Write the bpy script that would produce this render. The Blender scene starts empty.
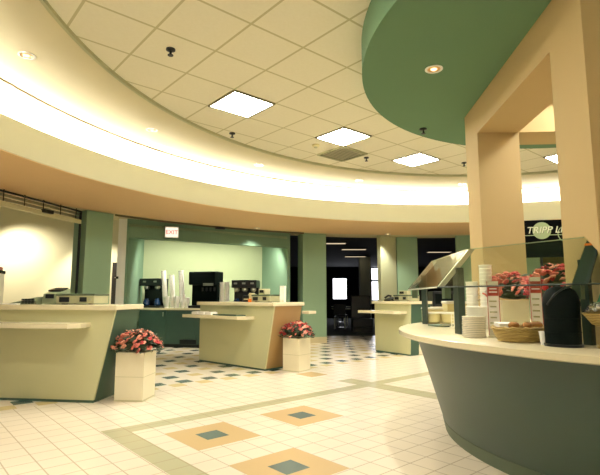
import bpy, bmesh, math, random
from mathutils import Vector, Matrix
random.seed(7)
S = bpy.context.scene
COL = S.collection
PI = math.pi
CX, CY = 3.12, 3.85          # centre of the round room and of the island


# ------------------------------------------------------------------ materials
def lin(h):
    h = h.lstrip('#')
    v = [int(h[i:i + 2], 16) / 255 for i in (0, 2, 4)]
    return tuple(c / 12.92 if c <= 0.04045 else ((c + 0.055) / 1.055) ** 2.4 for c in v) + (1,)


class NT:
    """small helper to write node maths"""
    def __init__(s, m):
        m.use_nodes = True
        s.t = m.node_tree
        s.b = s.t.nodes.get('Principled BSDF')

    def n(s, kind, **kw):
        x = s.t.nodes.new(kind)
        for k, v in kw.items():
            setattr(x, k, v)
        return x

    def put(s, inp, v):
        if isinstance(v, bpy.types.NodeSocket):
            s.t.links.new(v, inp)
        else:
            inp.default_value = v

    def m(s, op, a, b=0.0, c=0.0):
        x = s.n('ShaderNodeMath', operation=op)
        s.put(x.inputs[0], a); s.put(x.inputs[1], b); s.put(x.inputs[2], c)
        return x.outputs[0]

    def dot(s, v, d):
        x = s.n('ShaderNodeVectorMath', operation='DOT_PRODUCT')
        s.put(x.inputs[0], v); x.inputs[1].default_value = d
        return x.outputs['Value']

    def rng(s, v, a, b):     # a <= v < b
        return s.m('MULTIPLY', s.m('GREATER_THAN', v, a), s.m('LESS_THAN', v, b))

    def mul(s, *v):
        r = v[0]
        for k in v[1:]:
            r = s.m('MULTIPLY', r, k)
        return r

    def mx(s, *v):
        r = v[0]
        for k in v[1:]:
            r = s.m('MAXIMUM', r, k)
        return r

    def mix(s, f, a, b):
        x = s.n('ShaderNodeMix', data_type='RGBA')
        s.put(x.inputs[0], f)
        s.put(x.inputs[6], a); s.put(x.inputs[7], b)
        return x.outputs[2]

    def obj(s):
        return s.n('ShaderNodeTexCoord').outputs['Object']

    def noise(s, scale, detail=3.0, vec=None):
        x = s.n('ShaderNodeTexNoise')
        x.inputs['Scale'].default_value = scale
        x.inputs['Detail'].default_value = detail
        s.put(x.inputs['Vector'], vec if vec else s.obj())
        return x.outputs['Fac']


MATS = {}


def mat(name, col, rough=0.5, metal=0.0, var=0.06, scale=6.0, spec=0.5, bump=0.0, bscale=40):
    if name in MATS:
        return MATS[name]
    m = bpy.data.materials.new(name)
    k = NT(m)
    c = lin(col)
    d = tuple(x * (1 - var) for x in c[:3]) + (1,)
    e = tuple(min(1, x * (1 + var)) for x in c[:3]) + (1,)
    k.put(k.b.inputs['Base Color'], k.mix(k.noise(scale), d, e))
    k.b.inputs['Roughness'].default_value = rough
    k.b.inputs['Metallic'].default_value = metal
    k.b.inputs['Specular IOR Level'].default_value = spec
    if bump:
        bn = k.n('ShaderNodeBump')
        bn.inputs['Strength'].default_value = bump
        k.put(bn.inputs['Height'], k.noise(bscale))
        k.t.links.new(bn.outputs[0], k.b.inputs['Normal'])
    MATS[name] = m
    return m


def emit(name, col, strength):
    m = bpy.data.materials.new(name)
    k = NT(m)
    k.t.nodes.remove(k.b)
    e = k.n('ShaderNodeEmission')
    e.inputs[0].default_value = lin(col)
    e.inputs[1].default_value = strength
    k.t.links.new(e.outputs[0], k.t.nodes['Material Output'].inputs[0])
    m.cycles.emission_sampling = 'FRONT'
    MATS[name] = m
    return m


def glassmat(name, tint, gloss=0.12):
    m = bpy.data.materials.new(name)
    k = NT(m)
    k.t.nodes.remove(k.b)
    tr = k.n('ShaderNodeBsdfTransparent'); tr.inputs[0].default_value = lin(tint)
    gl = k.n('ShaderNodeBsdfGlossy'); gl.inputs['Roughness'].default_value = 0.03
    fr = k.n('ShaderNodeLayerWeight')
    f = k.m('ADD', k.m('MULTIPLY', k.m('POWER', fr.outputs['Facing'], 4.0), 0.7), 0.03)
    mx = k.n('ShaderNodeMixShader')
    k.put(mx.inputs[0], f)
    k.t.links.new(tr.outputs[0], mx.inputs[1]); k.t.links.new(gl.outputs[0], mx.inputs[2])
    k.t.links.new(mx.outputs[0], k.t.nodes['Material Output'].inputs[0])
    MATS[name] = m
    return m


def floor_material():
    m = bpy.data.materials.new('floor tile')
    k = NT(m)
    T = 0.203507
    a = 0.7202
    du = (math.cos(a) / T, math.sin(a) / T, 0); dv = (math.sin(a) / T, -math.cos(a) / T, 0)
    ox, oy = -1.19917, 4.32654
    p = k.obj()
    u = k.m('SUBTRACT', k.dot(p, du), ox * du[0] + oy * du[1])
    v = k.m('SUBTRACT', k.dot(p, dv), ox * dv[0] + oy * dv[1])
    # plain field with its grout lines
    fu = k.m('FRACT', k.m('ADD', u, 100.0)); fv = k.m('FRACT', k.m('ADD', v, 100.8))
    gw = 0.026
    grout = k.mx(k.m('LESS_THAN', fu, gw), k.m('GREATER_THAN', fu, 1 - gw),
                 k.m('LESS_THAN', fv, gw), k.m('GREATER_THAN', fv, 1 - gw))
    cell = k.n('ShaderNodeTexWhiteNoise', noise_dimensions='2D')
    cv = k.n('ShaderNodeCombineXYZ')
    k.put(cv.inputs[0], k.m('FLOOR', u)); k.put(cv.inputs[1], k.m('FLOOR', v))
    k.t.links.new(cv.outputs[0], cell.inputs['Vector'])
    base = k.mix(cell.outputs['Value'], lin('#e5d9c4'), lin('#e9ddc9'))
        # grey green border bands
    band = k.mx(k.mul(k.rng(u, -1.95, -0.95), k.m('GREATER_THAN', v, -2.2)),
                k.mul(k.rng(v, -2.2, -1.2), k.m('GREATER_THAN', u, -1.95)),
                k.mul(k.rng(u, 14.9, 16.4), k.m('GREATER_THAN', v, -4.1)))
    base = k.mix(band, base, lin('#b7b392'))
    sq, ce = [], []
    for a0, b0 in ((0, 0), (5.12, 0), (0, 5.13)):
        sq.append(k.mul(k.rng(u, a0, a0 + 3), k.rng(v, b0, b0 + 3)))
        ce.append(k.mul(k.rng(u, a0 + .97, a0 + 2.03), k.rng(v, b0 + .97, b0 + 2.03)))
    sq.append(k.mul(k.rng(u, 14.6, 16.3), k.rng(v, -8.3, -6.4)))
    base = k.mix(k.mx(*sq), base, lin('#cbae80'))
    base = k.mix(k.mx(*ce), base, lin('#5b6d69'))
    # servery field of small dark and tan squares
    row = k.m('FLOOR', k.m('DIVIDE', k.m('SUBTRACT', -9.5, v), 1.04))
    uu = k.m('DIVIDE', k.m('SUBTRACT', u, 0.2), 1.0)
    c = k.m('FLOOR', uu)
    even = k.m('LESS_THAN', k.m('MODULO', k.m('ADD', c, 200.0), 2.0), 0.5)
    odd = k.m('SUBTRACT', 1.0, even)
    r0 = k.rng(row, -0.5, 0.5); r1 = k.rng(row, 0.5, 1.5)
    rr = k.mul(k.m('GREATER_THAN', row, 2.5), k.m('GREATER_THAN', k.m('MODULO', row, 2.0), 0.5))
    par = k.m('MODULO', k.m('ADD', k.m('ADD', k.m('DIVIDE', c, 2.0), 200.0),
                            k.m('DIVIDE', k.m('SUBTRACT', row, 3.0), 2.0)), 2.0)
    pd = k.m('GREATER_THAN', par, 0.5)
    dark = k.mx(k.mul(r1, even), k.mul(rr, even, pd))
    tan = k.mx(k.mul(r0, odd), k.mul(rr, even, k.m('SUBTRACT', 1.0, pd)))
    ing = k.m('GREATER_THAN', row, -0.5)
    base = k.mix(k.mul(ing, tan), base, lin('#d4c190'))
    base = k.mix(k.mul(ing, dark), base, lin('#4c6663'))
    plain = k.m('SUBTRACT', 1.0, k.mx(ing, *sq))
    base = k.mix(k.mul(grout, plain, 0.55), base, lin('#9c8a70'))
    k.put(k.b.inputs['Base Color'], base)
    k.b.inputs['Roughness'].default_value = 0.27
    k.b.inputs['Specular IOR Level'].default_value = 0.5
    bn = k.n('ShaderNodeBump'); bn.inputs['Strength'].default_value = 0.05; bn.inputs['Distance'].default_value = 0.02
    h = k.noise(4, 0.0)
    k.put(bn.inputs['Height'], h)
    k.t.links.new(bn.outputs[0], k.b.inputs['Normal'])
    return m


GC0 = (-2.7696 * .61, 7.2265 * .61)
GY = .7113
GDB = (math.cos(GY), math.sin(GY)); GDA = (math.sin(GY), -math.cos(GY))


def gpt(a, b):
    return (GC0[0] + .61 * (a * GDA[0] + b * GDB[0]), GC0[1] + .61 * (a * GDA[1] + b * GDB[1]))


def ceiling_material():
    m = bpy.data.materials.new('ceiling tile')
    k = NT(m)
    p = k.obj()
    s = 1 / .61
    a = k.m('SUBTRACT', k.dot(p, (GDA[0] * s, GDA[1] * s, 0)), (GC0[0] * GDA[0] + GC0[1] * GDA[1]) * s)
    b = k.m('SUBTRACT', k.dot(p, (GDB[0] * s, GDB[1] * s, 0)), (GC0[0] * GDB[0] + GC0[1] * GDB[1]) * s)
    fa = k.m('FRACT', k.m('ADD', a, 100.0)); fb = k.m('FRACT', k.m('ADD', b, 100.0))
    w = 0.02
    g = k.mx(k.m('LESS_THAN', fa, w), k.m('GREATER_THAN', fa, 1 - w), k.m('LESS_THAN', fb, w), k.m('GREATER_THAN', fb, 1 - w))
    base = k.mix(k.noise(30, 4), lin('#e3dec2'), lin('#ebe6ce'))
    base = k.mix(g, base, lin('#c2bc94'))
    k.put(k.b.inputs['Base Color'], base)
    k.b.inputs['Roughness'].default_value = 0.9
    bn = k.n('ShaderNodeBump'); bn.inputs['Strength'].default_value = 0.25; bn.inputs['Distance'].default_value = 0.01
    k.put(bn.inputs['Height'], k.m('ADD', k.noise(90), k.m('MULTIPLY', g, -2.0)))
    k.t.links.new(bn.outputs[0], k.b.inputs['Normal'])
    return m


def wicker_material():
    m = bpy.data.materials.new('wicker')
    k = NT(m)
    w = k.n('ShaderNodeTexWave', wave_type='BANDS', bands_direction='Z')
    w.inputs['Scale'].default_value = 35; w.inputs['Distortion'].default_value = 3
    k.put(w.inputs['Vector'], k.obj())
    k.put(k.b.inputs['Base Color'], k.mix(w.outputs['Fac'], lin('#8f7436'), lin('#d9bf78')))
    k.b.inputs['Roughness'].default_value = 0.6
    bn = k.n('ShaderNodeBump'); bn.inputs['Strength'].default_value = 0.6; bn.inputs['Distance'].default_value = 0.01
    k.put(bn.inputs['Height'], w.outputs['Fac'])
    k.t.links.new(bn.outputs[0], k.b.inputs['Normal'])
    return m


# palette
M_floor = floor_material()
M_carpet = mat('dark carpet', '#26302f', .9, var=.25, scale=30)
M_ceil = ceiling_material()
M_ring = mat('ring plaster', '#d0c7a3', .9, var=.02)
M_cove = mat('cove paint', '#eee6cf', .9, var=.01)
M_trimg = mat('ceiling trim', '#b0b08a', .6)
M_fascia = mat('fascia paint', '#c7c4a7', .85, var=.02)
M_soffit = mat('soffit tan paint', '#e4bf8c', .75, var=.02)
M_soffit2 = mat('soffit cream paint', '#d8caa0', .8, var=.02)
M_tan = mat('portal tan paint', '#bda473', .8, var=.03, scale=2)
M_disc = mat('disc green paint', '#5f805f', .85, var=.03, scale=2)
M_pillar = mat('pillar green paint', '#92b090', .75, var=.03, scale=3)
M_pier = mat('pier pale green paint', '#c6c9a2', .8, var=.03)
M_alc = mat('alcove green paint', '#708f76', .8, var=.03)
M_alcb = mat('alcove pale green paint', '#a0ac88', .85, var=.03)
M_cream = mat('cream wall paint', '#e8dfb8', .85, var=.02)
M_black = mat('black plastic', '#0c1112', .35, var=.2)
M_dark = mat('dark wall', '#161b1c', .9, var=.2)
M_dgreen = mat('dark green metal', '#24362e', .4, var=.1)
M_lam = mat('cream laminate', '#c9c89c', .5, var=.03, scale=3)
M_slab = mat('cream stone slab', '#e6dcba', .18, var=.05, scale=60)
M_gside = mat('dark green laminate', '#3c5a48', .4, var=.06)
M_isl = mat('island green laminate', '#36493e', .42, var=.05, scale=2)
M_islb = mat('island base trim', '#4e5c48', .5, var=.1)
M_tside = mat('tan laminate', '#ac8c5a', .45, var=.04)
M_bcab = mat('back counter green laminate', '#3f5a50', .5, var=.06)
M_plant = mat('planter cream', '#f3eacb', .4, var=.03)
M_leaf = mat('leaf dark', '#26351d', .6, var=.3, scale=20)
M_pink = mat('petal pink', '#d2705e', .6, var=.15, scale=25)
M_red = mat('petal red', '#b83034', .6, var=.15, scale=25)
M_coral = mat('petal pale pink', '#e29a82', .6, var=.15, scale=25)
M_white = mat('white plastic', '#f0ecdc', .35, var=.02)
M_paper = mat('white paper', '#fbf9f2', .8, var=.03)
M_china = mat('white china', '#f2ead6', .2, var=.02)
M_crock = mat('cream crockery', '#ddd09a', .3, var=.04)
M_steel = mat('brushed steel', '#a9ab9c', .28, .9, var=.06)
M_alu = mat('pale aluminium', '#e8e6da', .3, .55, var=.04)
M_greypl = mat('grey green plastic', '#8a9678', .5, var=.05)
M_lgrey = mat('pale beige plastic', '#d0caa0', .5, var=.05)
M_redp = mat('red print', '#b0483a', .6, var=.1)
M_orange = mat('orange plastic', '#e07a2a', .4, var=.05)
M_blue = mat('dark blue pot', '#223f66', .2, var=.1)
M_bread = mat('bread crust', '#9a6a30', .7, var=.25, scale=25)
M_wicker = wicker_material()
M_bin = mat('green black plastic', '#050d0c', .6, spec=.06, var=.15)
M_foil = mat('silver foil', '#c9ccc4', .22, .9, var=.1, bump=.8, bscale=30)
M_napg = mat('green paper', '#2f6b45', .8)
M_glass = glassmat('guard glass', '#f3f6ee')
M_grey = mat('vent grey green', '#b0af8c', .7)
M_signg = mat('banner lettering', '#dfe3c8', .7)
M_disk = mat('banner disk', '#a3b389', .7)
M_wood = mat('dark wood', '#2a221a', .6)
E_panel = emit('panel light', '#fffbf0', 26)
E_cove = emit('cove tube', '#fffaf0', 95)
E_lamp = emit('lamp glow', '#ffe3a8', 1.2)
E_win = emit('daylight window', '#f4f6ff', 3.2)
E_exit = emit('exit face', '#fff4dc', .55)
E_red = emit('exit red letters', '#e02c14', .5)
E_dim = emit('dim lamp', '#ffe8c0', .35)


# ------------------------------------------------------------------ mesh kit
class MB:
    def __init__(s):
        s.b = bmesh.new()

    def poly(s, vs, faces):
        v = [s.b.verts.new(p) for p in vs]
        for f in faces:
            try:
                s.b.faces.new([v[i] for i in f])
            except ValueError:
                pass
        return v

    def box(s, c, d, rz=0.0, bev=0.0, rx=0.0, ry=0.0):
        mt = Matrix.Translation(c) @ Matrix.Rotation(rz, 4, 'Z') @ Matrix.Rotation(ry, 4, 'Y') @ Matrix.Rotation(rx, 4, 'X') @ Matrix.Diagonal((d[0], d[1], d[2], 1))
        r = bmesh.ops.create_cube(s.b, size=1, matrix=mt)
        if bev:
            es = {e for v in r['verts'] for e in v.link_edges}
            bmesh.ops.bevel(s.b, geom=list(es), offset=bev, segments=2, affect='EDGES', profile=.5)
        return s

    def prism(s, pts, z0, z1, top=None):
        n = len(pts)
        top = top or pts
        v = [(x, y, z0) for x, y in pts] + [(x, y, z1) for x, y in top]
        f = [tuple(range(n - 1, -1, -1)), tuple(range(n, 2 * n))] + [(i, (i + 1) % n, n + (i + 1) % n, n + i) for i in range(n)]
        s.poly(v, f)
        return s

    def hexa(s, p):      # eight corners: bottom ring then top ring
        s.poly(p, [(3, 2, 1, 0), (4, 5, 6, 7), (0, 1, 5, 4), (1, 2, 6, 5), (2, 3, 7, 6), (3, 0, 4, 7)])
        return s

    def lathe(s, prof, seg=48, c=(0, 0, 0), sx=1, sy=1, closed=False, cap=True):
        rings = []
        for r, z in prof:
            if r < 1e-6:
                rings.append([s.b.verts.new((c[0], c[1], c[2] + z))])
            else:
                rings.append([s.b.verts.new((c[0] + r * sx * math.cos(2 * PI * i / seg), c[1] + r * sy * math.sin(2 * PI * i / seg), c[2] + z)) for i in range(seg)])
        prs = list(zip(rings, rings[1:]))
        if closed:
            prs.append((rings[-1], rings[0]))
        for A, B in prs:
            for i in range(seg):
                j = (i + 1) % seg
                q = [A[i % len(A)], A[j % len(A)], B[j % len(B)], B[i % len(B)]]
                q = list(dict.fromkeys(q))
                if len(q) > 2:
                    try:
                        s.b.faces.new(q)
                    except ValueError:
                        pass
        if cap and not closed:
            for R in (rings[0], rings[-1]):
                if len(R) > 2:
                    s.b.faces.new(R)
        return s

    def tube(s, pts, r, seg=8):
        P = [Vector(p) for p in pts]
        rings = []
        for i, p in enumerate(P):
            d = (P[min(i + 1, len(P) - 1)] - P[max(i - 1, 0)]).normalized()
            a = d.orthogonal().normalized() if abs(d.z) > .95 else d.cross(Vector((0, 0, 1))).normalized()
            b = d.cross(a)
            rr = r[i] if isinstance(r, (list, tuple)) else r
            rings.append([s.b.verts.new(p + rr * (math.cos(2 * PI * k / seg) * a + math.sin(2 * PI * k / seg) * b)) for k in range(seg)])
        for A, B in zip(rings, rings[1:]):
            for i in range(seg):
                s.b.faces.new([A[i], A[(i + 1) % seg], B[(i + 1) % seg], B[i]])
        s.b.faces.new(rings[0]); s.b.faces.new(rings[-1])
        return s

    def ball(s, c, r, sub=2, jit=0.0):
        mt = Matrix.Translation(c) @ Matrix.Diagonal((r[0], r[1], r[2], 1)) if isinstance(r, tuple) else Matrix.Translation(c) @ Matrix.Scale(r, 4)
        q = bmesh.ops.create_icosphere(s.b, subdivisions=sub, radius=1, matrix=mt)
        if jit:
            for v in q['verts']:
                v.co += Vector((random.uniform(-jit, jit), random.uniform(-jit, jit), random.uniform(-jit, jit)))
        return s

    def build(s, name, m, parent=None, smooth=False):
        bmesh.ops.recalc_face_normals(s.b, faces=s.b.faces[:])
        me = bpy.data.meshes.new(name)
        s.b.to_mesh(me); s.b.free()
        for k in (m if isinstance(m, list) else [m]):
            me.materials.append(k)
        if smooth:
            for p in me.polygons:
                p.use_smooth = True
            try:
                me.set_sharp_from_angle(angle=math.radians(40))
            except Exception:
                pass
        o = bpy.data.objects.new(name, me)
        COL.objects.link(o)
        if parent:
            o.parent = parent
        return o


def tag(o, label, cat, group=None):
    o['label'] = label; o['category'] = cat
    if group:
        o['group'] = group
    return o


def struct(o):
    o['kind'] = 'structure'
    return o


def thing(name, label, cat, loc=(0, 0, 0), rz=0.0, group=None):
    o = bpy.data.objects.new(name, None)
    o.empty_display_size = .1
    COL.objects.link(o)
    o.location = loc; o.rotation_euler = (0, 0, rz)
    return tag(o, label, cat, group)


def dup(root, loc, rz=None, label=None, group=None, rot=None):
    r = root.copy(); COL.objects.link(r); r.location = loc
    if rz is not None:
        r.rotation_euler = (0, 0, rz)
    if rot is not None:
        r.rotation_euler = rot
    if label:
        r['label'] = label
    if group:
        r['group'] = group
    for ch in list(root.children):
        c = ch.copy(); COL.objects.link(c); c.parent = r
        for g in ch.children:
            d = g.copy(); COL.objects.link(d); d.parent = c
    return r


def text_mesh(name, txt, size, m, parent, loc, rot, shear=0.0, depth=.004, align='LEFT'):
    cu = bpy.data.curves.new(name, 'FONT')
    cu.body = txt; cu.size = size; cu.shear = shear; cu.extrude = depth; cu.align_x = align
    t = bpy.data.objects.new(name + '_curve', cu)
    COL.objects.link(t)
    dg = bpy.context.evaluated_depsgraph_get()
    me = bpy.data.meshes.new_from_object(t.evaluated_get(dg))
    bpy.data.objects.remove(t)
    me.name = name
    me.materials.clear(); me.materials.append(m)
    o = bpy.data.objects.new(name, me)
    COL.objects.link(o)
    o.parent = parent; o.location = loc; o.rotation_euler = rot
    return o


def wall_seg(name, p, q, z0, z1, th, m, side=1):
    """straight wall from p to q, thickness to its left (side=1) or right"""
    d = Vector((q[0] - p[0], q[1] - p[1])).normalized()
    n = Vector((-d.y, d.x)) * th * side
    return struct(MB().prism([p, q, (q[0] + n.x, q[1] + n.y), (p[0] + n.x, p[1] + n.y)], z0, z1).build(name, m))


# ------------------------------------------------------------------ the setting
def ring_obj(name, prof, m, seg=160, smooth=True):
    o = MB().lathe(prof, seg, (CX, CY, 0), closed=True).build(name, m, smooth=smooth)
    return struct(o)


struct(MB().box((3, 6, -.05), (34, 17.6, .1)).build('floor', M_floor))
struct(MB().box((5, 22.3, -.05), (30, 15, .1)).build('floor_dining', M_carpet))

ZC = 3.593
struct(MB().lathe([(5.32, ZC), (5.32, ZC + .05)], 128, (CX, CY, 0)).build('ceiling', M_ceil))
ring_obj('trim_1', [(5.19, 3.552), (5.22, 3.552), (5.22, 3.60), (5.19, 3.60)], M_trimg)
ring_obj('ceiling_ring', [(5.22, 3.55), (6.47, 3.55), (6.47, 3.62), (5.22, 3.62)], M_ring)
ring_obj('trim_5', [(6.44, 3.535), (6.475, 3.535), (6.475, 3.555), (6.44, 3.555)], mat('joint trim', '#a8946a', .7))
ring_obj('ceiling_cove', [(6.47, 3.565), (7.2, 3.565), (7.2, 3.62), (6.47, 3.62)], M_cove)
ring_obj('wall_cove', [(7.15, 3.08), (7.2, 3.08), (7.2, 3.57), (7.15, 3.57)], M_cove)
ring_obj('trim_2', [(6.66, 2.87), (6.70, 2.87), (6.70, 3.28), (6.66, 3.28)], M_fascia)
ring_obj('trim_3', [(6.70, 3.04), (7.2, 3.04), (7.2, 3.08), (6.70, 3.08)], M_cove)
ring_obj('ceiling_soffit', [(6.675, 2.862), (8.80, 2.862), (8.80, 2.91), (6.675, 2.91)], M_soffit)
ring_obj('ceiling_soffit_edge', [(8.80, 2.875), (9.6, 2.875), (9.6, 2.93), (8.80, 2.93)], M_soffit2)

# the cove tube hidden behind the lip
c = thing('cove_light', 'continuous white light strip hidden behind the curved cove lip', 'cove light', (CX, CY, 3.18))
MB().lathe([(6.86, 0), (6.96, 0), (6.96, .05), (6.86, .05)], 160, closed=True).build('housing', M_white, c)
b = MB()
ri = [[b.b.verts.new((r * math.cos(2 * PI * i / 96), r * math.sin(2 * PI * i / 96), .056)) for i in range(96)] for r in (6.86, 6.96)]
for i in range(96):
    b.b.faces.new([ri[0][i], ri[1][i], ri[1][(i + 1) % 96], ri[0][(i + 1) % 96]])
cl = b.build('lens', E_cove, c)
if cl.data.polygons[0].normal.z < 0:
    cl.data.flip_normals()

# centre disc with its square opening
def sqr(a, half):
    return half / max(abs(math.cos(a)), abs(math.sin(a)))


b = MB(); N = 128
rows = []
for zz in (3.27, 3.60):
    rows.append(([b.b.verts.new((CX + 2.56 * math.cos(2 * PI * i / N), CY + 2.56 * math.sin(2 * PI * i / N), zz)) for i in range(N)],
                 [b.b.verts.new((CX + sqr(2 * PI * i / N, .82) * math.cos(2 * PI * i / N), CY + sqr(2 * PI * i / N, .82) * math.sin(2 * PI * i / N), zz)) for i in range(N)]))
(o0, i0), (o1, i1) = rows
for i in range(N):
    j = (i + 1) % N
    b.b.faces.new([o0[i], o0[j], i0[j], i0[i]]); b.b.faces.new([o1[i], o1[j], i1[j], i1[i]])
    b.b.faces.new([o0[i], o0[j], o1[j], o1[i]]); b.b.faces.new([i0[i], i0[j], i1[j], i1[i]])
struct(b.build('ceiling_disc', M_disc, smooth=True))

# tan portal: four square columns and their beams
tw = thing('portal_frame', 'tall tan square portal of columns and beams rising through the island counter', 'portal', (3.10, 3.905, 0), math.radians(-3.84))
H1, W1 = 1.27, .43
for sx in (-1, 1):
    for sy in (-1, 1):
        MB().box((sx * (H1 - W1 / 2), sy * (H1 - W1 / 2), 1.64), (W1, W1, 3.28)).build('column', M_tan, tw)
for sy in (-1, 1):
    MB().box((0, sy * (H1 - W1 / 2), 3.105), (2 * (H1 - W1), W1, .35)).build('beam', M_tan, tw)
for sx in (-1, 1):
    MB().box((sx * (H1 - W1 / 2), 0, 3.105), (W1, 2 * (H1 - W1), .35)).build('beam', M_tan, tw)

# ------------------------------------------------------------------ ceiling fittings
def panel(a0, b0, label):
    cx, cy = gpt(a0 + .5, b0 + .5)
    t = thing('ceiling_light', label, 'ceiling light', (cx, cy, ZC - .012), GY, 'square light panels in the tiled ceiling')
    m = MB()
    for sx, sy, dx, dy in ((0, .293, .61, .024), (0, -.293, .61, .024), (.293, 0, .024, .562), (-.293, 0, .024, .562)):
        m.box((sx, sy, .004), (dx, dy, .016))
    m.build('frame', mat('panel frame', '#6d6a4e', .5), t)
    MB().box((0, 0, .006), (.562, .562, .008)).build('diffuser', E_panel, t)
    return t


panel(-1, 2, 'square ceiling light panel on the left, nearest the curved ceiling edge')
panel(-1, 5, 'square ceiling light panel beside the green grey air vent')
panel(-1, 8, 'square ceiling light panel nearest the green disc, beyond the vent')
panel(2, 11, 'square ceiling light panel seen through the tan portal')
panel(2, -1, 'square ceiling light panel above the top edge of the picture, near the left ring')
for a0, b0 in ((5, -4), (2, -4), (-1, -4)):
    panel(a0, b0, 'square ceiling light panel overhead, out of the picture behind the viewer')
panel(5, 5, 'square ceiling light panel inside the tan portal')
# the panel inside the portal hangs in the opening of the disc

v = gpt(-1.5, 6.5)
t = thing('air_vent', 'square grey green air vent in the ceiling tiles beside a light panel', 'vent', (v[0], v[1], ZC - .014), GY)
m = MB()
for sx, sy, dx, dy in ((0, .29, .60, .03), (0, -.29, .60, .03), (.29, 0, .03, .55), (-.29, 0, .03, .55)):
    m.box((sx, sy, .004), (dx, dy, .02))
m.build('frame', M_grey, t)
for i in range(9):
    MB().box((0, -.24 + i * .06, .006), (.55, .045, .006), rx=.5).build('slat', M_grey, t)


def sprinkler(loc, label):
    t = thing('sprinkler', label, 'sprinkler', loc, 0, 'ceiling sprinklers')
    MB().lathe([(.045, 0), (.045, -.012), (.02, -.02)], 16).build('collar', M_black, t)
    MB().lathe([(.012, -.018), (.012, -.06)], 10).build('pipe', M_black, t)
    MB().lathe([(.028, -.06), (.028, -.066)], 12).build('deflector', M_black, t)


sprinkler((-1.26, 4.31, ZC), 'small dark sprinkler in the ceiling tiles at upper left, nearest the viewer')
sprinkler((-1.0, 6.68, ZC), 'small dark sprinkler between the left light panel and the curved ring')
sprinkler((1.15, 7.9, ZC), 'small dark sprinkler beside the air vent in the tiles')
sprinkler((1.53, 5.62, 3.27), 'small dark sprinkler hanging from the green disc')
sprinkler((2.95, 8.21, ZC), 'small dark sprinkler in the tiles just left of the tan portal')
t = thing('smoke_detector', 'round cream smoke detector in the tiles left of the vent', 'smoke detector', (.25, 7.22, ZC))
MB().lathe([(.06, 0), (.06, -.02), (.045, -.035)], 20).build('base', M_crock, t, True)
MB().lathe([(.03, -.035), (.02, -.05)], 16).build('sensor', M_grey, t, True)


def downlight(loc, label, power, spot=1.1, cat='downlight', r=.06, down=True):
    t = thing('downlight', label, cat, loc, 0, 'recessed round downlights')
    MB().lathe([(r, 0), (r + .02, 0), (r + .02, -.006), (r, -.006)], 24, closed=True).build('trim_ring', M_alu, t, True)
    MB().lathe([(r, -.002), (.02, -.0035)], 20).build('reflector', mat('lamp reflector', '#e0b070', .3, .6), t, True)
    MB().lathe([(.03, -.004), (.018, -.014), (0, -.018)], 12).build('bulb', E_lamp, t, True)
    if power:
        L = bpy.data.lights.new('downlight_beam', 'SPOT'); L.energy = power; L.spot_size = spot; L.spot_blend = .7
        L.color = (1, .95, .82); L.shadow_soft_size = .05
        o = bpy.data.objects.new('downlight_beam', L); COL.objects.link(o); o.parent = t; o.location = (0, 0, -.03)
    return t


ang = (175.1, 153.8, 131.6, 109.2, 87.1)
nm = ('at the far left, nearest the viewer', 'above the gap beside the left pillar', 'above the servery alcove', 'above the dark opening', 'beside the tan portal')
for a, n_ in zip(ang, nm):
    x, y = CX + 5.82 * math.cos(math.radians(a)), CY + 5.82 * math.sin(math.radians(a))
    downlight((x, y, 3.55), 'small round downlight in the cream ceiling ring ' + n_, 55)
for a in (197, 219, 241):
    x, y = CX + 5.82 * math.cos(math.radians(a)), CY + 5.82 * math.sin(math.radians(a))
    downlight((x, y, 3.55), 'round downlight in the cream ceiling ring behind the viewer', 55)
downlight((1.226, 4.074, 3.27), 'round glowing downlight in the underside of the green disc', 60)

# ------------------------------------------------------------------ left room, alcove, dining room
wall_seg('wall_left', (-10.5, 10.6), (-4.75, 12.7), 0, 3.9, .1, M_cream)
struct(MB().prism([(-13, 6), (-5.6, 6.9), (-4.2, 9.6), (-4.0, 10.2), (-4.5, 13), (-12, 13)], 3.9, 3.95).build('ceiling_left', M_cream))
wall_seg('wall_passage', (-4.75, 12.7), (-4.3, 12.9), 0, 3.9, .1, M_cream)

A, B_ = (-3.68, 10.0), (-.33, 12.2)
A2, B2 = (-4.14, 12.4), (-1.13, 14.0)
dfr = Vector((B_[0] - A[0], B_[1] - A[1])).normalized()
nfr = Vector((-dfr.y, dfr.x))
wall_seg('wall_alcove_header', A, B_, 2.46, 2.87, .12, M_alc)
wall_seg('wall_alcove_left', (A[0], A[1]), A2, 0, 2.87, .04, M_alc)
wall_seg('wall_alcove_back', A2, B2, 0, 2.7, .1, M_alcb)
wall_seg('wall_alcove_right', B2, B_, 0, 2.87, .08, M_alc)
struct(MB().prism([A, B_, B2, A2], 2.70, 2.76).build('ceiling_alcove', M_alcb))
# cream wall end left of the alcove
wall_seg('wall_alcove_end', (A[0] - .21, A[1] - .03), (A[0] - .02, A[1] + .0), 0, 2.87, .12, M_paper)

# dining room: dark, closed box
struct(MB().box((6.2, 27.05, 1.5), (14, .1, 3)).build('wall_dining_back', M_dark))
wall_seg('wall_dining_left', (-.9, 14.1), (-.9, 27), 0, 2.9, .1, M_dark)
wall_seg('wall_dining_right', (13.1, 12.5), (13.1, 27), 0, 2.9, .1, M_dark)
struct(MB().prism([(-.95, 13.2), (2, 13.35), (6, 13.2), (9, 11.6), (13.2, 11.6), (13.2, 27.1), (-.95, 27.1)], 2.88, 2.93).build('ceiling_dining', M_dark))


def pillar(name, label, corner, d, wid, dep, m=M_pillar, base=None, top=2.865):
    """corner = front left corner, d = direction of the front face"""
    a = math.atan2(d[1], d[0])
    t = thing(name, label, 'pillar', (corner[0], corner[1], 0), a)
    z0 = .16 if base else 0
    MB().box((wid / 2, dep / 2, (z0 + top) / 2), (wid, dep, top - z0)).build('shaft', m, t)
    if base:
        MB().box((wid / 2, dep / 2, z0 / 2), (wid + .01, dep + .01, z0)).build('base_board', base, t)
    return t


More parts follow.
